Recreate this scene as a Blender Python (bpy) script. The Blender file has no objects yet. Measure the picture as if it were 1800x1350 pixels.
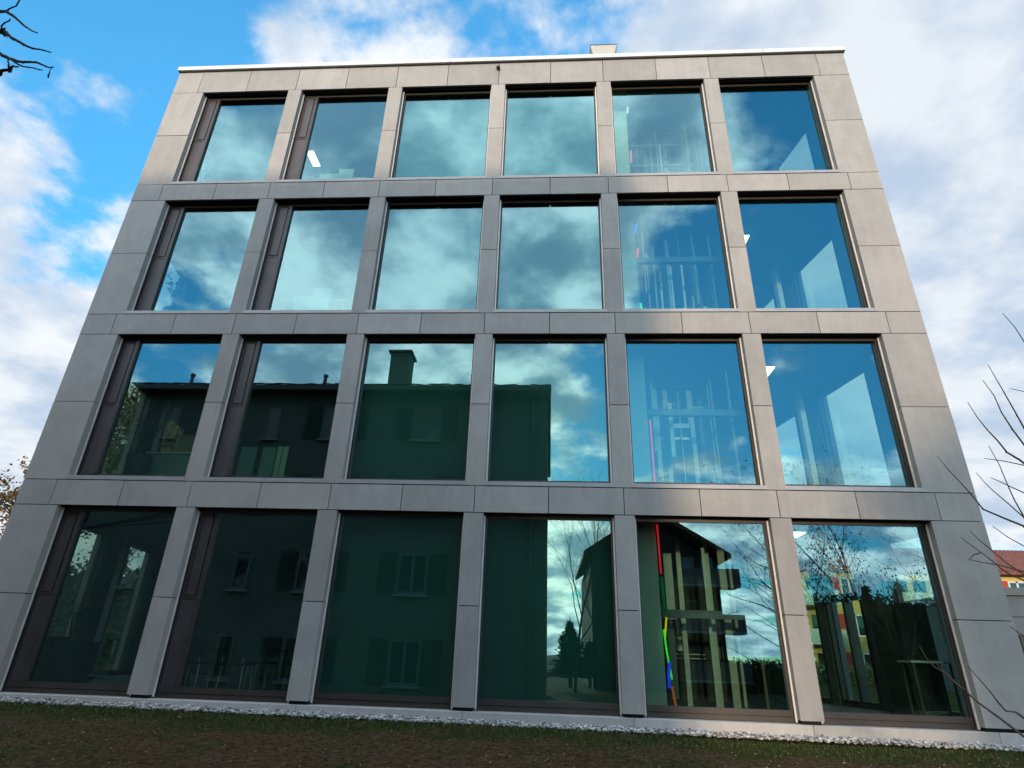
import bpy, bmesh, math, random
from mathutils import Vector, Matrix
random.seed(7)
S = 2.45            # metres per facade bay; shapes below are given in bays
C = bpy.context.scene.collection
sc = bpy.context.scene

# ------------------------------------------------------------ camera
def cam_axes(y, p, r):
    fwd = Vector((math.sin(y)*math.cos(p), math.cos(y)*math.cos(p), math.sin(p)))
    right = Vector((math.cos(y), -math.sin(y), 0)); up = right.cross(fwd)
    c, s = math.cos(r), math.sin(r)
    return c*right + s*up, -s*right + c*up, fwd
R_, U_, F_ = cam_axes(math.radians(-4.028), math.radians(24.67), math.radians(1.93))
cd = bpy.data.cameras.new("camera"); cam = bpy.data.objects.new("camera", cd); C.objects.link(cam)
cd.sensor_width = 36; cd.lens = 36*1039.5/1800; cd.clip_start = .05; cd.clip_end = 3000
mw = Matrix((R_, U_, -F_)).transposed().to_4x4(); mw.translation = Vector((3.5049, -3.9322, .2850))*S
cam.matrix_world = mw; sc.camera = cam

# ------------------------------------------------------------ light
SUN = Vector((-.100, -1, .124)).normalized()          # direction towards the sun
sd = bpy.data.lights.new("sun", 'SUN'); sd.energy = 2.8; sd.angle = math.radians(2.4); sd.color = (1, .77, .54)
so = bpy.data.objects.new("sun", sd); C.objects.link(so); so.rotation_euler = SUN.to_track_quat('Z', 'Y').to_euler()
so.location = (-20, -60, 40)
w = bpy.data.worlds.new("World"); sc.world = w; w.use_nodes = True
nt = w.node_tree; nt.nodes.clear()
class NG:
    def __init__(s, nt): s.nt = nt
    def n(s, t, **k):
        o = s.nt.nodes.new(t)
        for a, v in k.items(): setattr(o, a, v)
        return o
    def put(s, sock, v):
        if hasattr(v, 'bl_idname') or hasattr(v, 'is_output'): s.nt.links.new(v, sock)
        else: sock.default_value = v
    def m(s, op, a, b=0., c=None, clamp=False):
        o = s.n('ShaderNodeMath', operation=op, use_clamp=clamp); s.put(o.inputs[0], a); s.put(o.inputs[1], b)
        if c is not None: s.put(o.inputs[2], c)
        return o.outputs[0]
    def vm(s, op, a, b=(0, 0, 0)):
        o = s.n('ShaderNodeVectorMath', operation=op); s.put(o.inputs[0], a); s.put(o.inputs[1], b); return o
    def mix(s, f, a, b, blend='MIX'):
        o = s.n('ShaderNodeMix', data_type='RGBA', blend_type=blend); s.put(o.inputs[0], f)
        s.put(o.inputs[6], a if hasattr(a, 'is_output') else (*a, 1)); s.put(o.inputs[7], b if hasattr(b, 'is_output') else (*b, 1))
        return o.outputs[2]
    def noise(s, vec, scale, detail=4, rough=.55, dist=0.):
        o = s.n('ShaderNodeTexNoise'); o.inputs['Scale'].default_value = scale; o.inputs['Detail'].default_value = detail
        o.inputs['Roughness'].default_value = rough; o.inputs['Distortion'].default_value = dist
        if vec is not None: s.put(o.inputs['Vector'], vec)
        return o.outputs['Fac']
    def ramp(s, f, *st):
        o = s.n('ShaderNodeValToRGB'); e = o.color_ramp.elements
        while len(e) < len(st): e.new(.5)
        for i, (p, c) in enumerate(st): e[i].position = p; e[i].color = (*c, 1) if len(c) == 3 else c
        s.put(o.inputs[0], f); return o.outputs[0]
    def mr(s, v, a, b, c=0., d=1., smooth=True):
        o = s.n('ShaderNodeMapRange', interpolation_type='SMOOTHSTEP' if smooth else 'LINEAR'); s.put(o.inputs[0], v)
        for i, q in enumerate((a, b, c, d)): o.inputs[i+1].default_value = q
        return o.outputs[0]
g = NG(nt)
sky = g.n('ShaderNodeTexSky', sky_type='NISHITA'); sky.sun_disc = False
sky.sun_elevation = math.asin(SUN.z); sky.sun_rotation = math.atan2(SUN.x, SUN.y); sky.air_density = 1.0; sky.dust_density = .4; sky.ozone_density = 1.6
d = g.vm('NORMALIZE', g.n('ShaderNodeTexCoord').outputs['Generated']).outputs[0]
xyz = g.n('ShaderNodeSeparateXYZ'); nt.links.new(d, xyz.inputs[0])
el = g.m('MAXIMUM', xyz.outputs[2], 0.)
dv = g.m('ADD', el, .30)
px = g.m('DIVIDE', xyz.outputs[0], dv); py = g.m('DIVIDE', xyz.outputs[1], dv)
cv = g.n('ShaderNodeCombineXYZ'); nt.links.new(px, cv.inputs[0]); nt.links.new(py, cv.inputs[1]); cv.inputs[2].default_value = 3.1
base = g.noise(cv.outputs[0], 2.6, 10, .58, .1)
fine = g.noise(g.vm('ADD', cv.outputs[0], (5.2, 1.3, 7)).outputs[0], 6.0, 8, .58, .1)
cov = g.m('ADD', g.m('MULTIPLY', base, .70), g.m('MULTIPLY', fine, .30))
# where the cloud field is thick (+) or open (-): direction (x, y, z), angular size, amount
def D(t, e, back=0): return Vector((t, -1 if back else 1, e)).normalized()
SKY = [(D(-1.09, 1.343), .15, -.52), (D(-1.38, 1.15), .13, .14), (D(-1.04, .92), .05, -.14), (D(-.931, 1.562), .13, -.26), (D(-1.0, 1.08), .05, -.16), (D(-.101, 1.449), .13, -.42), (D(-.60, 1.62), .05, -.1), (D(-1.1, .82), .10, -.08),
       (D(-1.3, 1.25), .10, -.14), (D(-.478, 1.491), .16, .28), (D(-1.03, 1.17), .10, .26), (D(-1.30, 1.0), .30, .24), (D(-.93, .62), .14, .12), (D(-1.02, .88), .07, -.14), (D(.33, 1.43), .22, .13),
       (D(.74, 1.41), .25, .34), (D(.88, .96), .13, -.12), (D(.80, .60), .06, -.10), (D(.765, .74), .13, .05), (D(.80, .42), .20, .30), (D(.9, .75), .12, .15), (D(-1.05, .55), .16, .02), (D(-1.04, .42), .10, .05),
       # behind the camera, as the glazing shows it
       (D(-.258, .755, 1), .18, .36), (D(-.009, .752, 1), .14, .08), (D(.30, .77, 1), .17, -.14), (D(.52, .76, 1), .22, -.16), (D(-.45, 1.09, 1), .16, .08),
       (D(-.732, 1.10, 1), .12, -.06), (D(-.12, 1.09, 1), .20, .30), (D(.25, 1.10, 1), .12, .06), (D(.50, 1.07, 1), .12, -.07), (D(.055, .36, 1), .16, -.26),
       (D(.10, .50, 1), .10, -.06), (D(-.10, .53, 1), .12, .26), (D(-.33, .52, 1), .12, .20), (D(.22, 1.06, 1), .07, .2), (D(-.75, .52, 1), .16, -.14), (D(.45, .45, 1), .30, -.12),
       (D(-.55, .75, 1), .14, -.04), (D(0, .16, 1), .35, .14), (D(.35, .12, 1), .25, .08)]
bias = None
for v, wd, a in SKY:
    dt = g.n('ShaderNodeVectorMath', operation='DOT_PRODUCT'); nt.links.new(d, dt.inputs[0]); dt.inputs[1].default_value = v
    k = g.m('MULTIPLY', g.m('EXPONENT', g.m('MULTIPLY', g.m('SUBTRACT', dt.outputs['Value'], 1.), 1/(wd*wd)), 0), a)
    bias = k if bias is None else g.m('ADD', bias, k)
cov = g.m('ADD', g.m('MULTIPLY', g.m('SUBTRACT', cov, .5), 1.75), .5)
cov = g.m('ADD', cov, g.m('MULTIPLY', bias, .85))
bv = g.n('ShaderNodeCombineXYZ'); nt.links.new(g.m('MULTIPLY', xyz.outputs[0], 3.2), bv.inputs[0]); nt.links.new(g.m('MULTIPLY', xyz.outputs[1], 3.2), bv.inputs[1]); nt.links.new(g.m('MULTIPLY', el, 17.), bv.inputs[2])
bands = g.noise(bv.outputs[0], 1.1, 8, .62, .5)
bands = g.m('ADD', g.m('MULTIPLY', g.m('SUBTRACT', bands, .5), 1.9), .585)
low = g.mr(el, .10, .32, 1, 0)
cov = g.m('ADD', g.m('MULTIPLY', bands, low), g.m('MULTIPLY', cov, g.m('SUBTRACT', 1., low)))
cov = g.m('ADD', cov, .055)
mask = g.mr(cov, .43, .62)
thick = g.mr(cov, .60, .95)
shade = g.noise(g.vm('ADD', cv.outputs[0], (1.7, -.25, .4)).outputs[0], 4.6, 10, .55, .1)
blue = g.mix(1., sky.outputs[0], (1.9, 5.3, 6.6), 'MULTIPLY')
blue = g.mix(g.mr(el, .02, .75, 1, 0), blue, g.mix(1., sky.outputs[0], (.75, 2.3, 3.5), 'MULTIPLY'))
lit = g.mix(g.mr(shade, .36, .60), (5.8, 7.0, 8.6), (9.5, 9.9, 10.3))
sdot = g.n('ShaderNodeVectorMath', operation='DOT_PRODUCT'); nt.links.new(d, sdot.inputs[0]); sdot.inputs[1].default_value = SUN
glow = g.m('EXPONENT', g.m('MULTIPLY', g.m('SUBTRACT', sdot.outputs['Value'], 1.), 22.))
wide = g.mr(sdot.outputs['Value'], -.35, .95)
lit = g.mix(1., lit, g.mix(wide, (1, 1, 1), (3.5, 3.4, 3.25)), 'MULTIPLY')
lit = g.mix(g.m('MULTIPLY', wide, g.mr(shade, .38, .64, .85, 0)), lit, g.mix(1., lit, (.26, .37, .43), 'MULTIPLY'))
lit = g.mix(1., lit, g.mix(glow, (1, 1, 1), (1.9, 1.7, 1.25)), 'MULTIPLY')
lit = g.mix(g.m('MULTIPLY', thick, .35), lit, g.mix(1., lit, (.62, .70, .80), 'MULTIPLY'))
bg = g.n('ShaderNodeBackground'); bg.inputs['Strength'].default_value = .1
nt.links.new(g.mix(mask, blue, lit), bg.inputs[0])
nt.links.new(bg.outputs[0], g.n('ShaderNodeOutputWorld').inputs[0])

vs = sc.view_settings; vs.view_transform = 'Standard'; vs.look = 'None'; vs.exposure = 0; vs.gamma = 1; vs.use_curve_mapping = False
cy = sc.cycles
cy.max_bounces = 10; cy.transparent_max_bounces = 24; cy.glossy_bounces = 5; cy.diffuse_bounces = 4; cy.caustics_reflective = False; cy.caustics_refractive = False
cy.sample_clamp_indirect = 6; cy.use_denoising = True

# ------------------------------------------------------------ helpers
def mat(name, rgb, rough=.7, metal=0., emit=None, estr=0., spec=.5, var=0., vscale=3., bump=0., bscale=40., vary=0., stretch=(1, 1, 1), dark=None):
    m = bpy.data.materials.new(name); m.use_nodes = True; n = m.node_tree; q = NG(n)
    b = n.nodes['Principled BSDF']; b.inputs['Roughness'].default_value = rough; b.inputs['Metallic'].default_value = metal
    b.inputs['Specular IOR Level'].default_value = spec; b.inputs['Base Color'].default_value = (*rgb, 1)
    if emit: b.inputs['Emission Color'].default_value = (*emit, 1); b.inputs['Emission Strength'].default_value = estr
    if var or vary or bump:
        tc = q.n('ShaderNodeTexCoord').outputs['Object']
        oi = q.n('ShaderNodeObjectInfo')
        off = q.n('ShaderNodeVectorMath', operation='SCALE'); q.put(off.inputs[0], (13, 17, 11)); q.put(off.inputs['Scale'], oi.outputs['Random'])
        v = q.vm('ADD', q.vm('MULTIPLY', tc, stretch).outputs[0], off.outputs[0]).outputs[0]
        f = q.noise(v, vscale, 6, .6)
        lo = tuple(c*(1-var) for c in (dark or rgb)); hi = tuple(c*(1+var*.7) for c in rgb)
        col = q.mix(q.mr(f, .3, .7), lo, hi)
        if vary:
            k = q.m('ADD', q.m('MULTIPLY', oi.outputs['Random'], 2*vary), 1-vary)
            gg = q.n('ShaderNodeCombineXYZ')
            for i in range(3): q.put(gg.inputs[i], k)
            col = q.mix(1., col, gg.outputs[0], 'MULTIPLY')
        n.links.new(col, b.inputs['Base Color'])
        if bump:
            bp = q.n('ShaderNodeBump'); bp.inputs['Strength'].default_value = bump; bp.inputs['Distance'].default_value = .01
            q.put(bp.inputs['Height'], q.noise(v, bscale, 5, .6)); n.links.new(bp.outputs[0], b.inputs['Normal'])
    return m

def concrete_mat(name, rgb):
    m = bpy.data.materials.new(name); m.use_nodes = True; n = m.node_tree; q = NG(n)
    b = n.nodes['Principled BSDF']; b.inputs['Roughness'].default_value = .62; b.inputs['Specular IOR Level'].default_value = .35
    tc = q.n('ShaderNodeTexCoord').outputs['Object']; oi = q.n('ShaderNodeObjectInfo')
    off = q.n('ShaderNodeVectorMath', operation='SCALE'); q.put(off.inputs[0], (13, 17, 11)); q.put(off.inputs['Scale'], oi.outputs['Random'])
    v = q.vm('ADD', tc, off.outputs[0]).outputs[0]
    cloud = q.noise(v, .9, 6, .62, .6)
    blot = q.noise(q.vm('MULTIPLY', v, (1, 1, .5)).outputs[0], 5., 6, .6, .3)
    streak = q.noise(q.vm('MULTIPLY', v, (22, 22, .6)).outputs[0], 1., 4, .6)
    hs = q.noise(q.vm('MULTIPLY', v, (1.2, 1.2, 30)).outputs[0], 1., 4, .6)
    grain = q.noise(v, 90, 3, .7)
    f = q.m('ADD', q.m('ADD', q.m('MULTIPLY', cloud, .40), q.m('MULTIPLY', blot, .22)), q.m('ADD', q.m('ADD', q.m('MULTIPLY', streak, .16), q.m('MULTIPLY', hs, .08)), q.m('MULTIPLY', grain, .14)))
    col = q.mix(q.mr(f, .38, .62), tuple(c*.88 for c in rgb), tuple(c*1.10 for c in rgb))
    k = q.m('ADD', q.m('MULTIPLY', oi.outputs['Random'], .18), .91)
    gg = q.n('ShaderNodeCombineXYZ')
    for i in range(3): q.put(gg.inputs[i], k)
    col = q.mix(1., col, gg.outputs[0], 'MULTIPLY')
    n.links.new(col, b.inputs['Base Color'])
    bp = q.n('ShaderNodeBump'); bp.inputs['Strength'].default_value = .25; bp.inputs['Distance'].default_value = .004
    q.put(bp.inputs['Height'], q.m('ADD', grain, streak)); n.links.new(bp.outputs[0], b.inputs['Normal'])
    return m

def glass_mat(name, refl, trans, fac, face):
    m = bpy.data.materials.new(name); m.use_nodes = True; n = m.node_tree; n.nodes.clear(); q = NG(n)
    tc = q.n('ShaderNodeTexCoord').outputs['Object']; oi = q.n('ShaderNodeObjectInfo')
    off = q.n('ShaderNodeVectorMath', operation='SCALE'); q.put(off.inputs[0], (13, 17, 11)); q.put(off.inputs['Scale'], oi.outputs['Random'])
    bp = q.n('ShaderNodeBump'); bp.inputs['Strength'].default_value = .03 if face else 0; bp.inputs['Distance'].default_value = .02
    q.put(bp.inputs['Height'], q.noise(q.vm('ADD', tc, off.outputs[0]).outputs[0], .8, 2, .4))
    gl = q.n('ShaderNodeBsdfGlossy'); gl.inputs['Color'].default_value = (*refl, 1); gl.inputs['Roughness'].default_value = 0.0
    n.links.new(bp.outputs[0], gl.inputs['Normal'])
    tr = q.n('ShaderNodeBsdfTransparent'); tr.inputs['Color'].default_value = (*trans, 1)
    lw = q.n('ShaderNodeLayerWeight'); lw.inputs['Blend'].default_value = .5
    f3 = q.m('POWER', lw.outputs['Facing'], 3.)
    mx = q.n('ShaderNodeMixShader'); q.put(mx.inputs[0], q.m('ADD', q.m('MULTIPLY', f3, 1-fac), fac))
    n.links.new(tr.outputs[0], mx.inputs[1]); n.links.new(gl.outputs[0], mx.inputs[2])
    n.links.new(mx.outputs[0], q.n('ShaderNodeOutputMaterial').inputs[0])
    return m

def place(p):    # bays to metres
    return Vector(p)*S
def setp(o, label=None, cat=None, group=None, kind=None):
    if label: o['label'] = label
    if cat: o['category'] = cat
    if group: o['group'] = group
    if kind: o['kind'] = kind
    return o
def thing(name, label, cat, loc=(0, 0, 0), group=None):
    o = bpy.data.objects.new(name, None); C.objects.link(o); o.location = place(loc); o.empty_display_size = .3
    return setp(o, label, cat, group)
def woff(p):
    v = Vector((0, 0, 0))
    while p is not None: v = v + Vector(p.location); p = p.parent
    return v
class MB:
    """collects simple solids (coordinates in bays, world space) and links them as one mesh object"""
    def __init__(s): s.v = []; s.f = []; s.mi = []; s.cur = 0
    def add(s, vs, fs):
        k = len(s.v); s.v += [tuple(p) for p in vs]; s.f += [tuple(i+k for i in f) for f in fs]; s.mi += [s.cur]*len(fs); return s
    def box(s, x0, x1, y0, y1, z0, z1, xf=None):
        vs = [(x, y, z) for x in (x0, x1) for y in (y0, y1) for z in (z0, z1)]
        if xf: vs = [xf(p) for p in vs]
        return s.add(vs, [(0, 1, 3, 2), (4, 6, 7, 5), (0, 4, 5, 1), (2, 3, 7, 6), (0, 2, 6, 4), (1, 5, 7, 3)])
    def prism(s, pts, z0, z1):
        n = len(pts)
        return s.add([(*p, z0) for p in pts]+[(*p, z1) for p in pts], [tuple(range(n))[::-1], tuple(range(n, 2*n))]+[(i, (i+1) % n, (i+1) % n+n, i+n) for i in range(n)])
    def extr(s, prof, a, b):      # profile given as points, swept from offset a to offset b
        n = len(prof); a = Vector(a); b = Vector(b)
        return s.add([Vector(p)+a for p in prof]+[Vector(p)+b for p in prof], [tuple(range(n))[::-1], tuple(range(n, 2*n))]+[(i, (i+1) % n, (i+1) % n+n, i+n) for i in range(n)])
    def tube(s, pts, rad, sides=6):
        pts = [Vector(p) for p in pts]; rad = rad if isinstance(rad, (list, tuple)) else [rad]*len(pts)
        vs = []; fs = []; n = len(pts)
        for i, p in enumerate(pts):
            t = (pts[min(i+1, n-1)]-pts[max(i-1, 0)]).normalized(); a = t.orthogonal() if i == 0 else (a-t*a.dot(t)); a = a.normalized(); b = t.cross(a)
            for j in range(sides):
                an = 2*math.pi*j/sides; vs.append(p+(a*math.cos(an)+b*math.sin(an))*rad[i])
        for i in range(n-1):
            for j in range(sides): fs.append((i*sides+j, i*sides+(j+1) % sides, (i+1)*sides+(j+1) % sides, (i+1)*sides+j))
        fs += [tuple(range(sides))[::-1], tuple((n-1)*sides+j for j in range(sides))]
        return s.add(vs, fs)
    def lathe(s, c, prof, sides=14):
        vs = [(c[0]+r*math.cos(2*math.pi*j/sides), c[1]+r*math.sin(2*math.pi*j/sides), c[2]+z) for r, z in prof for j in range(sides)]
        n = len(prof); fs = [(i*sides+j, i*sides+(j+1) % sides, (i+1)*sides+(j+1) % sides, (i+1)*sides+j) for i in range(n-1) for j in range(sides)]
        fs += [tuple(range(sides))[::-1], tuple((n-1)*sides+j for j in range(sides))]
        return s.add(vs, fs)
    def build(s, name, m, parent=None, smooth=False, label=None):
        off = woff(parent)
        me = bpy.data.meshes.new(name); me.from_pydata([tuple(Vector(p)*S-off) for p in s.v], [], s.f)
        for x in (m if isinstance(m, (list, tuple)) else [m]): me.materials.append(x)
        if isinstance(m, (list, tuple)): me.polygons.foreach_set('material_index', s.mi)
        if smooth: me.polygons.foreach_set('use_smooth', [True]*len(me.polygons))
        bm = bmesh.new(); bm.from_mesh(me); bmesh.ops.recalc_face_normals(bm, faces=bm.faces); bm.to_mesh(me); bm.free()
        o = bpy.data.objects.new(name, me); C.objects.link(o); o.parent = parent
        if label: o['label'] = label
        return o
def copy_tree(o, parent=None):
    c = o.copy(); C.objects.link(c); c.parent = parent
    for ch in [x for x in o.children]: copy_tree(ch, c)
    return c

M = dict(
    conc=concrete_mat('facade_concrete', (.350, .322, .303)),
    conc2=concrete_mat('plinth_concrete', (.46, .43, .40)),
    shaftc=concrete_mat('shaft_concrete', (.62, .62, .50)),
    joint=mat('joint_shadow_membrane', (.012, .012, .013), .9),
    alu=mat('aluminium_rail', (.80, .77, .72), .38, .2, var=.08, vscale=6),
    white=mat('white_flashing', (.64, .64, .65), .45, 0, var=.05, vscale=2, vary=.04),
    sill=mat('sill_aluminium', (.36, .34, .34), .45, .3, var=.07, vscale=5),
    brown=mat('bronze_frame', (.062, .050, .045), .40, .25, var=.10, vscale=4, bump=.05, bscale=60),
    brown2=mat('bronze_panel', (.080, .070, .074), .42, .25, var=.10, vscale=2.5, vary=.06),
    black=mat('black_slot', (.008, .008, .009), .6),
    glass=glass_mat('coated_glass', (.42, .74, .84), (.60, .78, .70), .25, True),
    gside=glass_mat('side_glass', (.6, .85, .85), (.90, .97, .93), .10, False),
    gin=glass_mat('inner_glass_face', (.6, .8, .8), (.92, .98, .96), .05, False),
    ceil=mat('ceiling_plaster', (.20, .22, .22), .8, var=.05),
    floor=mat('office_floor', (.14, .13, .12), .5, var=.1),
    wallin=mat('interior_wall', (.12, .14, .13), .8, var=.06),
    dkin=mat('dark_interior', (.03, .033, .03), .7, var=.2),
    blind=mat('green_grey_screen', (.035, .13, .095), .7, var=.10, vscale=.7),
    steel=mat('galvanised_steel', (.36, .35, .30), .35, .6, var=.12, vscale=8),
    dsteel=mat('dark_steel', (.10, .11, .11), .4, .5, var=.15),
)
# ------------------------------------------------------------ ground
def gz(x, y):       # height of the lawn
    t = min(max((-.16-y)/3.6, 0), 1)
    return -.061-.30*(t if t < 1 else 1)-.006*min(max(x, -2), 8)*(1 if y < .2 else 1)
def bank(x, y):
    return gz(x, y)+.006*math.sin(x*2.3+y)+.005*math.sin(y*5+x*1.1)
def grid(xs, ys, zf, name, m, **k):
    vs = [(x*S, y*S, zf(x, y)*S) for y in ys for x in xs]; nx = len(xs)
    fs = [(j*nx+i, j*nx+i+1, (j+1)*nx+i+1, (j+1)*nx+i) for j in range(len(ys)-1) for i in range(nx-1)]
    me = bpy.data.meshes.new(name); me.from_pydata(vs, [], fs); me.materials.append(m)
    me.polygons.foreach_set('use_smooth', [True]*len(me.polygons))
    o = bpy.data.objects.new(name, me); C.objects.link(o); return setp(o, **k)
def soil_mat():
    m = bpy.data.materials.new('soil_and_turf'); m.use_nodes = True; n = m.node_tree; q = NG(n); b = n.nodes['Principled BSDF']
    b.inputs['Roughness'].default_value = .95; b.inputs['Specular IOR Level'].default_value = .1
    tc = q.n('ShaderNodeTexCoord').outputs['Object']
    a = q.noise(tc, 1.1, 8, .65, .4); f = q.noise(tc, 14, 6, .7); gnn = q.noise(tc, 90, 4, .7)
    soil = q.mix(q.mr(f, .35, .68), (.044, .027, .013), (.135, .086, .045))
    soil = q.mix(q.mr(gnn, .66, .74), soil, (.20, .15, .09))
    turf = q.mix(q.mr(f, .3, .7), (.022, .028, .006), (.060, .066, .016))
    sp = q.n('ShaderNodeSeparateXYZ'); n.links.new(tc, sp.inputs[0])
    near = q.mr(sp.outputs[1], -1.7, -.45, 0, .22)
    fac = q.mr(q.m('ADD', a, near), .50, .66)
    n.links.new(q.mix(fac, soil, turf), b.inputs['Base Color'])
    bp = q.n('ShaderNodeBump'); bp.inputs['Strength'].default_value = 1.; bp.inputs['Distance'].default_value = .04
    q.put(bp.inputs['Height'], q.m('ADD', f, q.m('MULTIPLY', gnn, .4))); n.links.new(bp.outputs[0], b.inputs['Normal'])
    return m
xs = [-700, -200, -80, -30, -12, -6, -3]+[-2+.125*i for i in range(97)]+[12, 20, 40, 90, 200, 700]
ys = [-700, -200, -80, -30, -12, -8, -6, -5]+[-4.5+.125*i for i in range(36)]+[.1, 6, 12, 30, 90, 200, 700]
grid(xs, ys, bank, 'ground', soil_mat(), kind='structure', label='dark bare soil with thin patchy turf in front of the building')

# pebble strip along the plinth
def pebbles():
    ico = bmesh.new(); bmesh.ops.create_icosphere(ico, subdivisions=1, radius=1); bv = [v.co.copy() for v in ico.verts]; bf = [[v.index for v in f.verts] for f in ico.faces]; ico.free()
    vs = []; fs = []; mi = []; R = random.Random(3)
    for i in range(9500):
        x = R.uniform(-.8, 6.7); y = R.uniform(-.145, .008); y -= .012*math.sin(x*7)*R.random()
        r = R.uniform(.0045, .0115)*(1 if R.random() < .93 else 1.5); rot = Matrix.Rotation(R.uniform(0, 6.3), 3, 'Z') @ Matrix.Rotation(R.uniform(-.6, .6), 3, 'X')
        sx, sy, sz = r*R.uniform(.8, 1.6), r*R.uniform(.7, 1.1), r*R.uniform(.45, .8)
        z = gz(x, y)+.006+R.uniform(0, .010)*(1 if R.random() < .7 else 1.8); k = len(vs)
        vs += [tuple((rot @ Vector((p.x*sx*R.uniform(.85, 1.1), p.y*sy, p.z*sz))+Vector((x, y, z)))*S) for p in bv]
        fs += [tuple(j+k for j in f) for f in bf]; mi += [R.choice((0, 0, 1, 1, 2, 3))]*len(bf)
    me = bpy.data.meshes.new('pebble_strip'); me.from_pydata(vs, [], fs)
    for c in ((.50, .48, .46), (.34, .32, .31), (.66, .64, .62), (.17, .15, .145)): me.materials.append(mat('pebble', c, .8, var=.2, vscale=30))
    me.polygons.foreach_set('material_index', mi); me.polygons.foreach_set('use_smooth', [True]*len(me.polygons))
    o = bpy.data.objects.new('pebble_strip', me); C.objects.link(o)
    setp(o, 'strip of pale grey pebbles laid along the foot of the building', 'pebbles', kind='stuff')
pebbles()
def grass():
    vs = []; fs = []; mi = []; R = random.Random(5)
    for i in range(52000):
        x = R.uniform(-1.2, 7.2)
        y = -.17-abs(R.gauss(0, .16)) if i < 16000 else R.uniform(-1.7, -.15)
        tuft = math.sin(x*3.1+1.3*math.sin(y*5))*math.sin(y*4.3+x*1.7)
        if i >= 16000 and tuft+R.gauss(0, .35) < .05: continue
        h = R.uniform(.006, .021)*(1.15 if i < 16000 else .7); a = R.uniform(0, 6.3); lean = R.uniform(.3, 1.5)*h; wd = R.uniform(.0009, .0018)
        b = Vector((x, y, bank(x, y)-.001)); dx, dy = math.cos(a), math.sin(a); k = len(vs)
        mid = b+Vector((dx*lean*.35, dy*lean*.35, h*.6)); tip = b+Vector((dx*lean, dy*lean, h))
        sx, sy = -dy*wd, dx*wd
        vs += [tuple(Vector(p)*S) for p in ((b.x-sx, b.y-sy, b.z), (b.x+sx, b.y+sy, b.z), (mid.x+sx*.7, mid.y+sy*.7, mid.z), (mid.x-sx*.7, mid.y-sy*.7, mid.z), tip)]
        fs += [(k, k+1, k+2, k+3), (k+3, k+2, k+4)]; mi += [R.choice((0, 0, 1, 2))]*2
    me = bpy.data.meshes.new('grass'); me.from_pydata(vs, [], fs)
    for c in ((.035, .062, .011), (.055, .078, .018), (.12, .095, .04)): me.materials.append(mat('grass_blade', c, .7, spec=.2))
    me.polygons.foreach_set('material_index', mi); o = bpy.data.objects.new('grass', me); C.objects.link(o)
    setp(o, 'thin dark green grass along the pebble edge and in patches on the soil', 'grass', kind='stuff')
    # fallen leaf scraps and soil crumbs
    vs = []; fs = []; mi = []
    for i in range(5200):
        x = R.uniform(-1., 7.); y = R.uniform(-1.7, -.16); big = R.random() < .05
        r = R.uniform(.003, .007)*(1.7 if big else 1); a = R.uniform(0, 6.3); z = bank(x, y)+.003; k = len(vs); t = R.uniform(-.5, .5)
        ring = [(math.cos(a+j*1.26)*r*(1 if j % 2 else .7), math.sin(a+j*1.26)*r*.8) for j in range(5)]
        hh = R.uniform(.0015, .004)
        vs += [((x+p)*S, (y+q)*S, (z+p*t)*S) for p, q in ring]+[((x+p*.5)*S, (y+q*.5)*S, (z+hh)*S) for p, q in ring]
        fs += [(k+j, k+(j+1) % 5, k+5+(j+1) % 5, k+5+j) for j in range(5)]+[tuple(k+5+j for j in range(5))]; mi += [R.choice((0, 0, 1, 2, 3))]*6
    me = bpy.data.meshes.new('leaf_litter'); me.from_pydata(vs, [], fs)
    for c in ((.05, .033, .018), (.12, .08, .042), (.26, .20, .12), (.02, .015, .010)): me.materials.append(mat('litter', c, .9, spec=.1))
    me.polygons.foreach_set('material_index', mi); o = bpy.data.objects.new('leaf_litter', me); C.objects.link(o)
    setp(o, 'small scraps of dry leaf and crumbs of earth scattered over the soil', 'leaf litter', kind='stuff')
grass()

# ------------------------------------------------------------ the office building
E0 = .2545; T = 5.553
BOT = [0, 1.3316, 2.705, 4.0735]; HEAD = [1.1496, 2.5187, 3.8899, 5.2615]; MID = [.5617, 1.9356, 3.3101, 4.6835]; TOP = [1.3316, 2.705, 4.0735, T]
hw = .066; G = .0052; DEP = 4.6; SK = -.2
office = thing('office_building', 'four-storey concrete-panelled office block with six bays of large blue-green windows', 'office building', (3, 0, -.05))
def fl(x): return -E0 + (x)   # noqa
joints = [-E0]+[.5*i for i in range(13)]+[6+E0]
# front band panels
for zi, (z0, z1) in enumerate(zip(HEAD, TOP)):
    for a, b in zip(joints[:-1], joints[1:]):
        x0 = a+(G/2 if a != joints[0] else 0); x1 = b-(G/2 if b != joints[-1] else 0)
        pr_ = random.uniform(-.0009, .0009)
        MB().box(x0, x1, pr_, .016, z0+G/2, z1-G/2).build('concrete_panel', M['conc'], office)
# front pillar panels, folded round the edge into the window reveal
RV = .046
for si in range(4):
    for (z0, z1) in ((BOT[si]+(G/2 if si else 0), MID[si]-G/2), (MID[si]+G/2, HEAD[si]-G/2)):
        for k in range(7):
            x0 = k-hw if k else -E0; x1 = k+hw if k < 6 else 6+E0
            pr_ = random.uniform(-.0012, .0006)
            pts = [(x0, pr_), (x1, pr_), (x1, RV), (x1-.012, RV), (x1-.012, .014), (x0+.012, .014), (x0+.012, RV), (x0, RV)]
            MB().prism(pts, z0, z1).build('concrete_panel', M['conc'], office)
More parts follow.
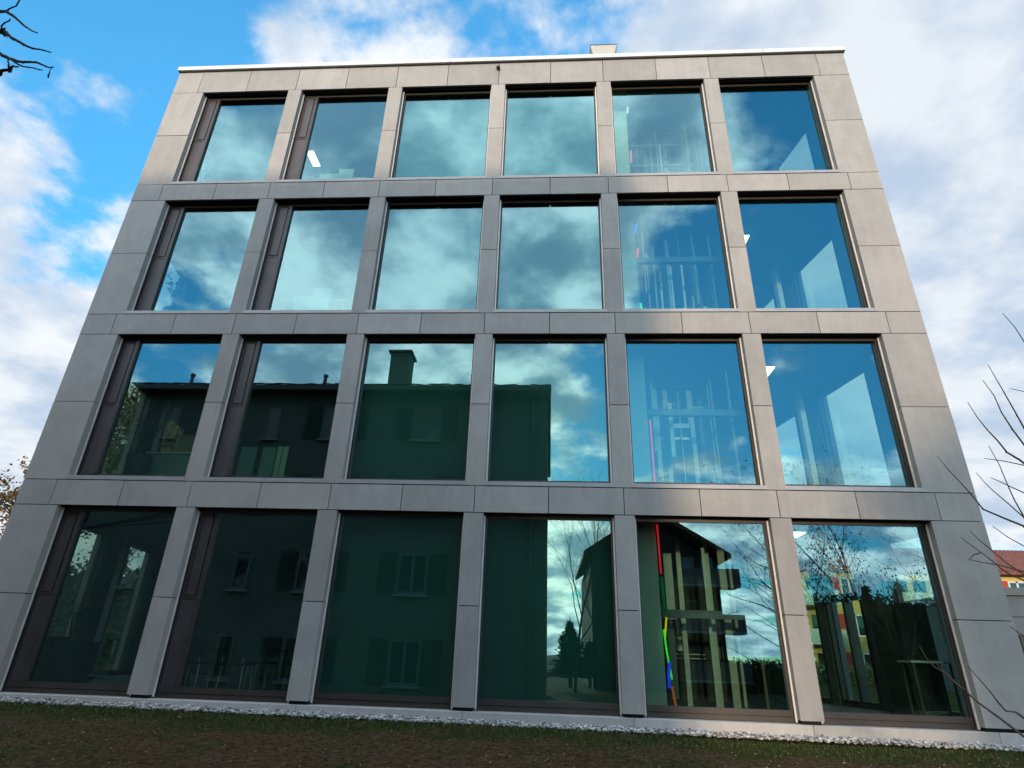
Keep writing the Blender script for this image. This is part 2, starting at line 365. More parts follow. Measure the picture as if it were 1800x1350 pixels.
# membrane behind the joints
b = MB()
for k in range(7):
    x0 = k-hw+.0135 if k else -E0+.0135; x1 = k+hw-.0135 if k < 6 else 6+E0-.0135
    b.box(x0, x1, .022, .11, -.03, T-.02)
for z0, z1 in zip(HEAD, TOP):
    for k in range(6): b.box(k+hw-.0135, k+1-hw+.0135, .022, .068, z0+.030, z1-.012)
    for k in range(6): b.box(k+hw-.0135, k+1-hw+.0135, .068, .118, z0+.050, z1-.03)
b.build('joint_backing', M['joint'], office)
# side walls: local coordinates s along the wall, n inward, z up
def side(right):
    dv_ = Vector((SK, 1, 0)).normalized(); c = Vector((6+E0 if right else -E0, 0, 0)); nin = Vector((-dv_.y, dv_.x, 0)) if right else Vector((dv_.y, -dv_.x, 0))
    return lambda p: tuple(c+dv_*p[0]+nin*p[1]+Vector((0, 0, p[2])))
PIER_G = [(.0, .40), (.82, 1.135), (1.59, 1.71), (2.21, 2.585), (3.235, 3.61), (4.26, 4.69)]
PIER = [(.0, .535), (1.185, 1.51), (2.21, 2.585), (3.235, 3.61), (4.26, 4.69)]
for right in (0, 1):
    xf = side(right)
    for z0, z1 in zip(HEAD, TOP):
        for a, b_ in ((.018, .86), (.86, 1.885), (1.885, 2.91), (2.91, 3.935), (3.935, 4.69)):
            MB().box(a+G/2, b_-G/2, 0, .016, z0+G/2, z1-G/2, xf).build('concrete_panel', M['conc'], office)
    for si in range(4):
        PR = PIER_G if right and si == 0 else PIER
        for a, b_ in PR:
            MB().box(max(a, .018), b_, 0, .045, BOT[si]+G/2, HEAD[si]-G/2, xf).build('concrete_panel', M['conc'], office)
            MB().box(max(a, .12)+.012, b_-.012, .047, .115, BOT[si]-.02, HEAD[si]+.04, xf).build('pier_core', M['wallin'], office)
        for (a, b_) in zip([p[1] for p in PR[:-1]], [p[0] for p in PR[1:]]):
            w_ = MB()
            for q in ((a, a+.022, BOT[si], HEAD[si]), (b_-.022, b_, BOT[si], HEAD[si]), (a+.022, b_-.022, HEAD[si]-.025, HEAD[si]), (a+.022, b_-.022, BOT[si], BOT[si]+.05)):
                w_.box(q[0], q[1], .074, .11, q[2], q[3], xf)
            wo = w_.build('window', M['brown'], office)
            gl = MB().box(a+.018, b_-.018, .085, .089, BOT[si]+.045, HEAD[si]-.02, xf).build('glass_pane', M['gside'], wo)
    bk = MB()
    for z0, z1 in zip(HEAD, TOP): bk.box(.14, 4.6, .022, .11, z0+.012, z1-.012, xf)
    bk.build('joint_backing', M['joint'], office)
# rear wall, roof, slabs
fr = Vector((6+E0, 0, 0)); off_ = SK*DEP
plan = lambda i: [(-E0+i, i), (6+E0-i, i), (6+E0-i+off_, DEP-i), (-E0+i+off_, DEP-i)]
MB().prism([(-E0+off_, DEP), (6+E0+off_, DEP), (6+E0+off_, DEP+.1), (-E0+off_, DEP+.1)], -.05, T).build('rear_wall', M['conc'], office)
MB().prism(plan(.121), 5.35, 5.50).build('roof', M['joint'], office)
for si in range(4):
    z1 = [0, 1.3316, 2.705, 4.0735][si]
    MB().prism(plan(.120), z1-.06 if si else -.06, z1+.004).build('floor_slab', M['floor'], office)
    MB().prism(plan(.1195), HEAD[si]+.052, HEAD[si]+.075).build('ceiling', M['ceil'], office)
# white metal flashing along the roof edge, in lengths
ed = [-E0-.02, 1.02, 2.52, 4.02, 5.52, 6+E0+.02]
for a, b_ in zip(ed[:-1], ed[1:]):
    MB().extr([(0, -.022, T+.016), (0, -.022, T+.066), (0, .06, T+.075), (0, .16, T+.07), (0, .16, T+.016)], (a+.0015, 0, 0), (b_-.0015, 0, 0)).build('roof_flashing', M['white'], office)
MB().box(-E0+.004, 6+E0-.004, .004, .15, T-.004, T+.015).build('flashing_bed', M['black'], office)
for right in (0, 1):
    MB().box(.17, 4.7, -.02, .10, T+.016, T+.068, side(right)).build('roof_flashing', M['white'], office)
# plinth
pj = [-E0-.01]+[float(k) for k in range(7)]+[6+E0+.01]
for a, b_ in zip(pj[:-1], pj[1:]):
    MB().extr([(0, .004, -.16), (0, .004, -.024), (0, .008, -.020), (0, .13, -.018), (0, .13, -.16)], (a+.0015, 0, 0), (b_-.0015, 0, 0)).build('plinth_block', M['conc2'], office)

# windows of the front
FD = .074          # frame face
for si in range(4):
    zb, zh, zm = BOT[si], HEAD[si], MID[si]
    zf = -.016 if si == 0 else zb+.004
    gb = .045 if si == 0 else zb+.062
    for k in range(6):
        x0, x1 = k+hw, k+1-hw; fw = .021
        vent = k < 2
        gx0 = x0+(.150 if vent else fw)
        w_ = MB()
        w_.box(x0-.006, x0+fw, FD, FD+.035, zf, zh+.03); w_.box(x1-fw, x1+.006, FD, FD+.035, zf, zh+.03)
        w_.box(x0+fw, x1-fw, FD, FD+.035, zh-.024, zh+.03)
        if si == 0:
            w_.box(x0+fw, x1-fw, FD-.004, FD+.035, .0135, gb); w_.box(x0+fw, x1-fw, FD+.001, FD+.035, zf, .0115)
        else: w_.box(x0+fw, x1-fw, FD, FD+.035, zf, gb)
        if vent:
            w_.box(gx0-.024, gx0, FD-.010, FD+.036, gb+.0005, zh-.0245)
        wo = w_.build('window', M['brown'], office)
        # pane: outer face coated
        p = MB(); p.box(gx0-.006, x1-fw+.006, .0835, .0875, gb-.006, zh-.02)
        pane = p.build('glass_pane', [M['gin'], M['glass']], wo)
        for f in pane.data.polygons: f.material_index = 1 if f.normal.y < -.5 else 0
        # guide rails of the sun blinds
        for (a, b_) in ((x0+.0005, x0+.0105), (x1-.0105, x1-.0005)):
            MB().box(a, b_, RV+.002, RV+.013, (zb+.031) if si else -.012, zh-.012).build('blind_rail', M['alu'], wo)
        # dark blind box behind the band edge
        MB().box(x0+.001, x1-.001, .020, .030, zh+.012, zh+.029).box(x0+.001, x1-.001, .0385, .048, zh+.006, zh+.029).build('blind_slot', M['black'], wo)
        if si:
            MB().extr([(0, -.0035, zb+.0035), (0, -.0035, zb+.030), (0, .002, zb+.0325), (0, .0735, zb+.040), (0, .0735, zb+.0045)], (x0-.010, 0, 0), (x1+.010, 0, 0)).build('sill', M['sill'], wo)
        if vent:
            vx0, vx1 = x0+fw+.001, gx0-.0245
            MB().box(vx0, vx1, FD+.004, FD+.03, gb+.0005, zm-.006).build('vent_panel', M['brown2'], wo)
            fr_ = MB(); t = .013
            fr_.box(vx0, vx0+t, FD+.002, FD+.03, zm-.004, zh-.0245); fr_.box(vx1-t, vx1, FD+.002, FD+.03, zm-.004, zh-.0245)
            fr_.box(vx0+t, vx1-t, FD+.002, FD+.03, zm-.004, zm+.018); fr_.box(vx0+t, vx1-t, FD+.002, FD+.03, zh-.04, zh-.0245)
            fr_.build('vent_frame', M['brown'], wo)
            MB().box(vx0+t+.0055, vx1-t-.0055, FD-.001, FD+.028, zm+.0235, zh-.0455).build('vent_flap', M['brown2'], wo)
            MB().box((vx0+vx1)/2-.006, (vx0+vx1)/2+.006, FD-.002, FD+.0015, zm+.005, zm+.010).build('latch', M['black'], wo)
        if k in (2, 3):
            MB().box(x0+.002, x1-.002, .150, .162, zb+.006, zh+.05).build('screen_panel', M['blind'], wo)

# interior walls of each storey
for si in range(4):
    zb, zc = BOT[si]+.006, HEAD[si]+.050
    iw = MB(); iw.box(1.985, 2.015, .125, 2.8, zb, zc); iw.box(-.62, 1.98, 2.8, 2.84, zb, zc)
    iw.box(5.02, 5.05, .125, 2.6, zb, zc); iw.box(5.05, 5.72, 2.56, 2.6, zb, zc)
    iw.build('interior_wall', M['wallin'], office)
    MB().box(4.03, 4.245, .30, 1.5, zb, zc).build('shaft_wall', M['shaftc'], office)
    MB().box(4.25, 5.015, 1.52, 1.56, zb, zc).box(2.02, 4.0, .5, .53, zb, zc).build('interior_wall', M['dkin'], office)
    # inner corner column and trims by the side windows
    for right in (0, 1):
        xf = side(right)
        for s0 in ((1.20, 2.225) if si or not right else (2.225,)): MB().box(s0+.002, s0+.055, .225, .275, zb, zc, xf).build('window_post', M['alu'] if right else M['ceil'], office)
# glazed side entrance on the ground floor: transom and posts
xf = side(1)
MB().box(1.14, 1.585, .063, .14, .77, .82, xf).box(1.30, 1.325, .063, .14, .05, .77, xf).build('door_frame', M['dsteel'], office)
# lift shaft steelwork
def steel(name, bx, m='steel'): 
    o = MB()
    for q in bx: o.box(*q)
    return o.build(name, M[m], office)
for (x, y, wd, z0, z1, m) in [(4.47, .78, .035, -.0, 2.40, 'steel'), (4.68, .78, .035, 0, 2.40, 'steel'), (4.485, .80, .012, 2.44, 5.3, 'steel'), (4.80, .95, .04, 0, 5.3, 'dsteel'), (4.83, .62, .010, 1.2, 5.2, 'steel'),
                         (4.93, .50, .014, 1.0, 5.0, 'steel'), (5.0, .86, .03, 0, 3.6, 'dsteel'), (4.60, 1.2, .03, 2.5, 5.3, 'dsteel'), (4.36, .70, .06, .56, 1.02, 'steel'), (4.35, .70, .05, .05, .52, 'dsteel'),
                         (4.76, .70, .05, 0, 1.12, 'steel'), (4.62, .60, .022, 0, 1.05, 'steel'), (4.96, .62, .05, 0, 1.0, 'steel'), (4.89, .90, .02, 0, 3.9, 'steel'), (4.56, .55, .012, 2.9, 5.2, 'steel')]:
    steel('guide_rail', [(x, x+wd, y, y+.03, z0, z1)], m)
RR = random.Random(4)
for i in range(52):
    x = RR.uniform(4.28, 4.98); z0 = RR.choice((1.35, 2.7, 2.7, 4.08, 4.08)); zz = z0+RR.uniform(.0, .5); wd = RR.choice((.007, .010, .016, .03))
    steel('shaft_post', [(x, x+wd, RR.uniform(.42, .85), .9, zz, min(zz+RR.uniform(.4, 1.1), 5.3))], RR.choice(('alu', 'steel', 'steel')))
for i in range(14):
    x = RR.uniform(4.27, 4.8); z = RR.choice((2.0, 2.2, 3.0, 3.3, 3.6, 4.5, 4.8))+RR.uniform(-.12, .25)
    steel('shaft_rail', [(x, min(x+RR.uniform(.12, .5), 5.0), .86, .89, z, z+RR.choice((.012, .02, .035)))], RR.choice(('alu', 'steel', 'dsteel')))
for z in (2.82, 3.03, 4.2, 4.42):
    for x in (4.33, 4.46, 4.60, 4.80): steel('wall_plate', [(x, x+.07, 1.40, 1.45, z, z+.10)], 'alu')
for z in (.545, 1.98, 3.395): steel('cross_beam', [(4.252, 5.013, .30, .34, z, z+.05)], 'dsteel')
for z in (4.73, 5.00, 5.19): steel('cross_beam', [(4.252, 5.013, .60, .63, z+.05, z+.075)], 'steel')
for z in (1.30, 2.68, 4.05): steel('cross_beam', [(4.252, 5.013, .46, .50, z-.05, z+.0), (4.252, 5.013, 1.42, 1.46, z-.02, z+.10)], 'dsteel')
steel('handrail', [(4.26, 5.0, 1.2, 1.212, .335, .342), (4.26, 5.0, 1.2, 1.212, .305, .312)])
R = random.Random(11)
for i in range(26):
    z = R.choice((.4, 1.55, 2.9, 3.0, 3.7, 4.3, 5.0))+R.uniform(-.1, .2); x = R.uniform(4.27, 4.93)
    steel('wall_bracket', [(x, x+R.uniform(.04, .09), 1.46, 1.51, z, z+R.uniform(.05, .14))], R.choice(('steel', 'dsteel')))
lift = thing('lift_car', 'dark blue-grey lift car frame hanging between rails behind the fifth second-floor window', 'lift', (4.6, .9, 2.2))
MB().box(4.51, 4.67, .80, 1.1, 2.42, 2.66).build('car_body', M['dsteel'], lift)
MB().box(4.50, 4.68, .79, 1.1, 2.665, 2.68).box(4.505, 4.675, .79, .81, 2.06, 2.10).box(4.50, 4.51, .79, .81, 2.1, 2.66).box(4.67, 4.68, .79, .81, 2.1, 2.66).build('car_frame', M['steel'], lift)
bt = MB()
for i in range(3):
    for j in range(3): bt.box(4.555+.035*i, 4.563+.035*i, .792, .80, 2.44+.03*j, 2.446+.03*j)
bt.box(4.58, 4.605, .79, .80, 2.58, 2.60); bt.build('bolt_plate', M['alu'], lift)
# coloured light tubes beside the shaft wall
def neon(name, label, col, pts, r=.006, e=.9):
    o = MB().tube(pts, r).build(name, mat(name+'_glow', tuple(c*.8 for c in col), .4, emit=col, estr=e), None, True)
    setp(o, label, 'light tube', 'coloured light tubes along the lift shaft')
neon('light_tube', 'long red light tube hanging in the lift shaft behind the fifth first-floor window', (1, .04, .12), [(4.262, .29, 1.94), (4.264, .29, 1.44)])
neon('light_tube', 'red light tube at the top of the shaft behind the fifth ground-floor window', (1, .02, .04), [(4.258, .29, 1.151), (4.262, .29, .82)])
neon('light_tube', 'dark green thick tube below the red one behind the fifth ground-floor window', (0, .12, .03), [(4.262, .29, .80), (4.268, .29, .57)], .011, .5)
neon('light_tube', 'yellow slanting light tube in the middle of the ground-floor lift shaft', (.9, .7, .0), [(4.276, .29, .545), (4.256, .29, .41)])
neon('light_tube', 'bright green slanting light tube in the lower part of the lift shaft', (.05, 1, .05), [(4.252, .285, .47), (4.262, .285, .34), (4.282, .285, .18)])
neon('light_tube', 'blue light tube crossing the green one near the floor of the lift shaft', (.02, .06, 1), [(4.276, .28, .28), (4.262, .28, .20), (4.262, .28, .13)], .009)
neon('light_tube', 'dull orange tube lowest in the ground-floor lift shaft', (.7, .14, .02), [(4.28, .29, .14), (4.295, .29, .03)], .007, .5)
neon('light_tube', 'short blue light tube behind the fifth window of the third storey', (.03, .15, 1), [(4.262, .29, 3.79), (4.25, .29, 3.70)], .012)
neon('light_tube', 'short red light tube above the beam in the third-storey lift shaft', (1, .05, .10), [(4.262, .29, 3.53), (4.256, .29, 3.44)], .012)
neon('light_tube', 'tiny green light tube at the sill of the third-storey lift shaft', (.05, 1, .2), [(4.252, .29, 2.97), (4.258, .29, 2.89)], .009)
neon('light_tube', 'pink light tube in the top-storey lift shaft', (1, .18, .28), [(4.262, .29, 4.67), (4.258, .29, 4.52)], .009)
neon('light_tube', 'short white light tube high in the top-storey lift shaft', (.9, .95, 1), [(4.262, .29, 5.25), (4.256, .29, 5.17)], .009)

# ceiling lamps
lampm = mat('lamp_diffuser', (.8, .8, .75), .5, emit=(1, .93, .72), estr=5.)
def lamp(x0, x1, y0, y1, si, label):
    z = HEAD[si]+.048
    t = thing('ceiling_lamp', label, 'ceiling lamp', ((x0+x1)/2, (y0+y1)/2, z-.02), 'ceiling lamps inside the office')
    MB().box(x0-.006, x1+.006, y0-.006, y1+.006, z-.014, z+.003).build('lamp_housing', M['white'], t)
    MB().box(x0, x1, y0, y1, z-.022, z-.0145).build('diffuser', lampm, t)
lamp(5.12, 5.40, .62, .80, 0, 'lit ceiling lamp behind the right-hand ground-floor window, beside the pillar')
lamp(5.12, 5.385, .62, .80, 1, 'lit ceiling lamp in the right-hand room one floor up, beside the pillar')
lamp(5.12, 5.36, .62, .80, 2, 'lit ceiling lamp in the right-hand room two floors up, beside the pillar')
lamp(.80, .88, .80, 1.02, 3, 'small lit ceiling lamp behind the second window of the top floor')

# ------------------------------------------------------------ things in the rooms
leafm = mat('pot_plant_leaf', (.03, .06, .03), .5, var=.3)
def pot_plant(x, y, zf, h, label, tall_pot=.30, sprd=.13, seed=1):
    R = random.Random(seed)
    t = thing('pot_plant', label, 'pot plant', (x, y, zf), 'pot plants by the left windows')
    MB().lathe((x, y, zf), [(.07, 0), (.095, tall_pot), (.085, tall_pot), (.08, tall_pot-.02)], 12).build('pot', M['dkin'], t, True)
    st = MB(); lf = MB(); base = Vector((x, y, zf+tall_pot))
    for i in range(9):
        a = R.uniform(0, 6.3); r = R.uniform(.2, 1)*sprd; top = base+Vector((math.cos(a)*r, math.sin(a)*r, h*R.uniform(.55, 1)))
        mid = base.lerp(top, .5)+Vector((math.cos(a)*.01, 0, .03)); st.tube([base, mid, top], [.004, .003, .0015], 5)
        for j in range(10):
            p = mid.lerp(top, j/9); b2 = R.uniform(0, 6.3); L = R.uniform(.03, .055)
            dx = Vector((math.cos(b2), math.sin(b2), R.uniform(-.2, .5))).normalized()*L; sdv = dx.cross(Vector((0, 0, 1))).normalized()*L*.24
            lf.add([p, p+dx*.5+sdv, p+dx, p+dx*.5-sdv, p+dx*.5+Vector((0, 0, .004))], [(0, 1, 4), (1, 2, 4), (2, 3, 4), (3, 0, 4)])
    st.build('stem', M['dkin'], t); lf.build('foliage', leafm, t)
pot_plant(.20, .36, 2.71, .36, 'dark leafy pot plant behind the left window of the third storey', .24, .13, 1)
pot_plant(.12, .36, 4.08, .34, 'sprawling dark pot plant behind the left window of the top storey', .24, .16, 2)
pot_plant(.26, .40, 1.337, .42, 'tall palm-like pot plant behind the left window of the second storey', .30, .15, 3)
pot_plant(.13, .42, .01, .30, 'thin pot plant in a black tub behind the left ground-floor window', .28, .16, 4)
def desk(x0, x1, y0, y1, zf, h, label, m='wallin', grp='desks in the offices'):
    t = thing('desk', label, 'desk', ((x0+x1)/2, (y0+y1)/2, zf), grp)
    MB().box(x0, x1, y0, y1, zf+h-.012, zf+h).build('tabletop', M['white' if m == 'wallin' else m], t)
    for (a, b_) in ((x0+.01, y0+.01), (x1-.025, y0+.01), (x0+.01, y1-.025), (x1-.025, y1-.025)):
        MB().box(a, a+.015, b_, b_+.015, zf, zf+h-.0125).build('leg', M['dsteel'], t)
    return t
wm = mat('pale_board', (.55, .58, .52), .6, var=.05)
def monitor(x0, x1, y, z0, z1, label):
    t = thing('monitor', label, 'monitor', ((x0+x1)/2, y, z0-.05), 'computer screens seen from behind')
    MB().box(x0, x1, y, y+.015, z0, z1).build('screen', wm, t)
    MB().box((x0+x1)/2-.012, (x0+x1)/2+.012, y+.015, y+.03, z0-.045, z0+.05).box((x0+x1)/2-.05, (x0+x1)/2+.05, y-.01, y+.07, z0-.05, z0-.044).build('stand', M['steel'], t)
desk(1.20, 1.75, .28, .58, 2.71, .31, 'white desk behind the second window of the third storey')
MB_ = MB().box(1.30, 1.62, .27, .277, 2.86, 3.045).build('desk_screen', wm); setp(MB_, 'pale privacy board at the front of the third-storey desk', 'desk board', 'desk boards')
monitor(1.40, 1.57, .40, 3.07, 3.21, 'back of a white monitor on the third-storey desk')
desk(1.20, 1.75, .28, .58, 4.08, .31, 'white desk behind the second window of the top storey')
MB_ = MB().box(1.29, 1.62, .27, .277, 4.24, 4.435).build('desk_screen', wm); setp(MB_, 'pale privacy board at the front of the top-storey desk', 'desk board', 'desk boards')
monitor(1.41, 1.56, .40, 4.44, 4.62, 'back of a white monitor on the top-storey desk')
# second storey: shelf, box, boards
t = thing('low_cabinet', 'long low grey-green cabinet behind the left window of the second storey', 'cabinet', (.5, .6, 1.337), None)
MB().box(.24, .86, .50, .70, 1.337, 1.688).build('cabinet_body', mat('cabinet_green', (.24, .30, .26), .6), t); MB().box(.23, .87, .49, .71, 1.69, 1.70).build('cabinet_top', M['alu'], t)
t = MB().box(.22, .42, .86, 1.0, 1.80, 1.975).build('storage_box', mat('ochre_board', (.42, .36, .14), .7)); setp(t, 'ochre box standing on the shelf above the low cabinet', 'box')
t = MB().box(.2, .6, .84, 1.04, 1.336, 1.80).build('shelf_unit', M['dkin']); setp(t, 'dark shelf unit behind the low cabinet on the second storey', 'shelf')
for i, (a, b_, z, lb) in enumerate([(1.075, 1.20, 1.72, 'leftmost of the upright pale boards behind the second window of the second storey'), (1.245, 1.35, 1.725, 'middle upright pale board behind the second window of the second storey'), (1.36, 1.395, 1.737, 'narrow cream board beside the middle board on the second storey'), (1.40, 1.44, 1.737, 'rightmost narrow cream board behind the second window of the second storey')]):
    o = MB().box(a, b_, .40+.01*i, .415+.01*i, 1.337, z).build('upright_board', mat('board_tone', (.20, .32, .25) if i < 2 else (.50, .55, .36), .6)); setp(o, lb, 'board', 'upright boards')
# ground floor: tables and chairs
desk(1.0, 1.55, .48, .85, .005, .268, 'dark meeting table behind the second ground-floor window', 'dkin', 'ground-floor tables')
def chair(x, y, label, back):
    t = thing('chair', label, 'chair', (x, y, .005), 'black chairs round the meeting table')
    MB().box(x-.085, x+.085, y-.085, y+.085, .17, .185).build('seat', M['dkin'], t)
    MB().box(x-.08, x+.08, y+back*.08, y+back*.08+.012, .215, .36).build('backrest', M['dkin'], t)
    for a in (-1, 1):
        for b_ in (-1, 1): MB().tube([(x+a*.08, y+b_*.08, .005), (x+a*.07, y+b_*.07, .17)], .005, 5).build('leg', M['steel'], t)
    MB().tube([(x-.07, y+back*.085, .185), (x-.07, y+back*.085, .22)], .004, 5).tube([(x+.07, y+back*.085, .185), (x+.07, y+back*.085, .22)], .004, 5).build('back_stay', M['steel'], t)
chair(1.12, .36, 'black chair at the near left corner of the meeting table', -1)
chair(1.42, .36, 'black chair at the near right of the meeting table, before the pillar', -1)
chair(1.30, 1.0, 'black chair on the far side of the meeting table', 1)
chair(1.62, .98, 'black chair farthest right behind the meeting table', 1)
t = MB().box(-.02, .06, .33, .52, .01, .31).box(.062, .31, .35, .50, .01, .285).build('tub_cabinet', M['dkin']); setp(t, 'low black cabinet behind the left ground-floor window', 'cabinet')
# right ground-floor room
t = thing('display_panel', 'tall dark standing panel behind the right-hand ground-floor window', 'display panel', (5.93, .45, 0)); MB().box(5.83, 6.03, .45, .48, .05, .69).build('panel_board', M['dkin'], t); MB().box(5.83, 6.03, .43, .50, .005, .045).build('foot', M['steel'], t)
desk(5.74, 6.0, .24, .40, .005, .33, 'pale counter behind the right edge of the last ground-floor window', 'wallin', 'counters')

# roof hood and camera
t = thing('roof_vent', 'pale sheet-metal ventilation hood standing on the flat roof', 'roof vent', (4.06, .45, 5.5))
cx, cy_ = 4.058, .44
def fr4(h, z): return [(cx-h, cy_-h, z), (cx+h, cy_-h, z), (cx+h, cy_+h, z), (cx-h, cy_+h, z)]
hm = mat('hood_metal', (.38, .37, .34), .45, .25, var=.08, vscale=3)
q = MB(); q.add(fr4(.072, 5.92)+fr4(.077, 5.955)+fr4(.138, 6.19)+fr4(.138, 6.20), [(3, 2, 1, 0)]+[(4*k+i, 4*k+(i+1) % 4, 4*k+4+(i+1) % 4, 4*k+4+i) for k in range(3) for i in range(4)]+[(12, 13, 14, 15)]); q.build('hood', hm, t)
MB().add(fr4(.141, 6.198)+fr4(.141, 6.207), [(3, 2, 1, 0), (4, 5, 6, 7)]+[(i, (i+1) % 4, (i+1) % 4+4, i+4) for i in range(4)]).build('rim', M['dsteel'], t)
MB().box(cx-.07, cx+.07, cy_-.07, cy_+.07, 5.50, 5.925).build('duct', hm, t)
MB().box(cx-.110, cx+.110, cy_-.1125, cy_-.100, 6.078, 6.083).build('seam', M['alu'], t)
t = thing('facade_sensor', 'small black sensor mounted on the top concrete band', 'sensor', (2.99, -.01, 5.46))
MB().lathe((2.992, -.022, 5.452), [(.006, 0), (.018, .004), (.020, .018), (.012, .03), (.004, .034)], 10).build('dome', M['black'], t, True)
MB().box(2.984, 3.0, -.02, -.0012, 5.484, 5.502).build('bracket', M['black'], t)
# ------------------------------------------------------------ houses
def house(name, label, origin, W_, Dp, zb, ze, pitch, over, wallm, roofm, ang=0., gable='x', tiles=None):
    """ridge along x ('x') or along y ('y'); origin = front left corner"""
    t = thing(name, label, 'house', (origin[0], origin[1], zb))
    return t
tile = mat('clay_roof_tile', (.11, .045, .028), .8, var=.35, vscale=8, vary=.12)
tile2 = mat('red_roof_tile', (.17, .055, .038), .8, var=.3, vscale=3, vary=.10)
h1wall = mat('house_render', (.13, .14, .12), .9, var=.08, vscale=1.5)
shut = mat('dark_shutter', (.035, .045, .035), .7); sillm = mat('stone_sill', (.30, .32, .32), .7)
pane_m = mat('house_window_glass', (.02, .03, .035), .03, 0., spec=1.0)
wfr = mat('window_frame_paint', (.15, .16, .15), .5)
# the rendered apartment house across the lawn: the photograph shows it mirrored in the glazing
t = thing('apartment_house', 'grey rendered house with low tiled roof standing opposite the office building', 'house', (0, -6.6, -.4))
YW = -4.4; XR = 3.53; XL = -7.0; ZE = 4.02
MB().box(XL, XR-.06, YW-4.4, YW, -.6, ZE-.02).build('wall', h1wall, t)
# roof: two slopes, ridge parallel to the street
rf = MB(); zr = 4.97
rf.extr([(0, YW+.20, ZE-.03), (0, YW+.20, ZE+.055), (0, -6.6, zr), (0, -9.0, ZE+.055), (0, -9.0, ZE-.03), (0, -6.6, zr-.09)], (XL-.1, 0, 0), (XR, 0, 0))
rfo = rf.build('roof', tile, t)
R = random.Random(2)
n = 100
for i in range(n):     # front edge tiles, each one lifted a little
    x = XL-.1+(XR+.1-XL)*i/n; w1 = (XR+.1-XL)/n
    zz = ZE+.062+R.uniform(-.010, .012)
    MB().extr([(0, YW+.235, zz-.012), (0, YW+.235, zz+.002), (0, YW+.02, zz+.085), (0, YW+.02, zz+.07)], (x+.003, 0, 0), (x+w1-.003, 0, 0)).build('roof_tile', tile, t)
MB().extr([(0, YW+.20, ZE-.04), (0, YW+.25, ZE-.04), (0, YW+.26, ZE+.03), (0, YW+.21, ZE+.03)], (XL-.1, 0, 0), (XR+.0, 0, 0)).build('gutter', M['dsteel'], t)
MB().tube([(XR-.28, YW+.03, ZE-.05), (XR-.28, YW+.03, -.4)], .02).build('downpipe', M['dsteel'], t)
ch = MB().box(.76, 1.09, -5.2, -4.86, 4.2, 5.0).box(.72, 1.13, -5.24, -4.82, 5.0, 5.035).build('chimney', h1wall, t)
MB().lathe((.925, -5.03, 5.036), [(.05, 0), (.05, .05), (.065, .06), (.01, .07)], 8).build('chimney_pot', M['dsteel'], ch)
for x, z in ((-2.62, 4.50), (-.28, 4.49)):
    MB().tube([(x, -4.75, 4.2), (x, -4.75, z-.02)], .03).tube([(x, -4.75, z-.02), (x, -4.75, z+.02)], .042).build('vent_pipe', M['dsteel'], t)
def hwin(t, x0, x1, z0, z1, sh, y=YW):
    wo = MB(); f = .035
    wo.box(x0, x0+f, y-.03, y+.012, z0, z1); wo.box(x1-f, x1, y-.03, y+.012, z0, z1); wo.box(x0+f, x1-f, y-.03, y+.012, z1-f, z1); wo.box(x0+f, x1-f, y-.03, y+.012, z0, z0+f)
    if x1-x0 > .3: wo.box((x0+x1)/2-.02, (x0+x1)/2+.02, y-.03, y+.012, z0+f, z1-f)
    w_ = wo.build('window', wfr, t)
    MB().box(x0+f, x1-f, y-.02, y+.003, z0+f, z1-f).build('pane', pane_m, w_)
    MB().box(x0-.03, x1+.03, y-.01, y+.05, z0-.03, z0-.003).build('sill', sillm, w_)
    if sh:
        for a, b_ in ((x0-.27, x0-.02), (x1+.02, x1+.27)):
            s_ = MB(); s_.box(a, b_, y+.004, y+.012, z0, z1)
            for k in range(14): zz = z0+.02+(z1-z0-.04)*k/14; s_.box(a+.02, b_-.02, y+.0125, y+.020, zz, zz+.02)
            s_.build('shutter', shut, w_)
for zz in (3.24, 2.13, 1.01, -.11):
    for (a, b_, sh) in [(1.39, 1.82, 1), (-.05, .40, 1), (-.97, -.73, 0), (-2.60, -2.38, 0), (-4.3, -3.85, 1), (-5.9, -5.45, 1)]: hwin(t, a, b_, zz, zz+.55, sh)

# house across the street to the right, gable end towards the office
t = thing('gabled_house', 'dark gabled house with roofed balconies beyond the lawn', 'house', (6.3, -14, -.4))
y2 = -12.; D2 = 15.93; X = lambda ta: 3.505+ta*D2
Z = lambda te: .285+te*D2
xl, xr, xm = X(.068), X(.272), X(.168); zl = Z(.148)
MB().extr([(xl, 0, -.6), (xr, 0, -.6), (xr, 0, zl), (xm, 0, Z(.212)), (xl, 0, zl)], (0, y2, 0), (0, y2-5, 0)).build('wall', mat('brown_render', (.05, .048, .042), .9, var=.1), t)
MB().extr([(X(.055), 0, Z(.150)), (xm, 0, Z(.222)), (X(.287), 0, Z(.150)), (X(.287), 0, Z(.157)), (xm, 0, Z(.230)), (X(.055), 0, Z(.157))], (0, y2+.5, 0), (0, y2-5.2, 0)).build('roof', tile, t)
for k in range(3):
    zc = Z(.108)-k*1.05
    bo = MB().box(X(.20), X(.292), y2+.02, y2+.75, zc-.05, zc+.0).build('balcony', sillm, t)
    MB().box(X(.20), X(.292), y2+.73, y2+.75, zc+.002, zc+.38).box(X(.289), X(.292), y2+.02, y2+.725, zc+.002, zc+.38).build('balustrade', M['dsteel'], bo)
    for a in (.215, .245): 
        MB().box(X(a), X(a+.02), y2-.02, y2+.015, zc+.02, zc+.75).build('window', pane_m, t)
    MB().box(X(.11), X(.135), y2-.02, y2+.015, zc+.2, zc+.7).build('window', pane_m, t)

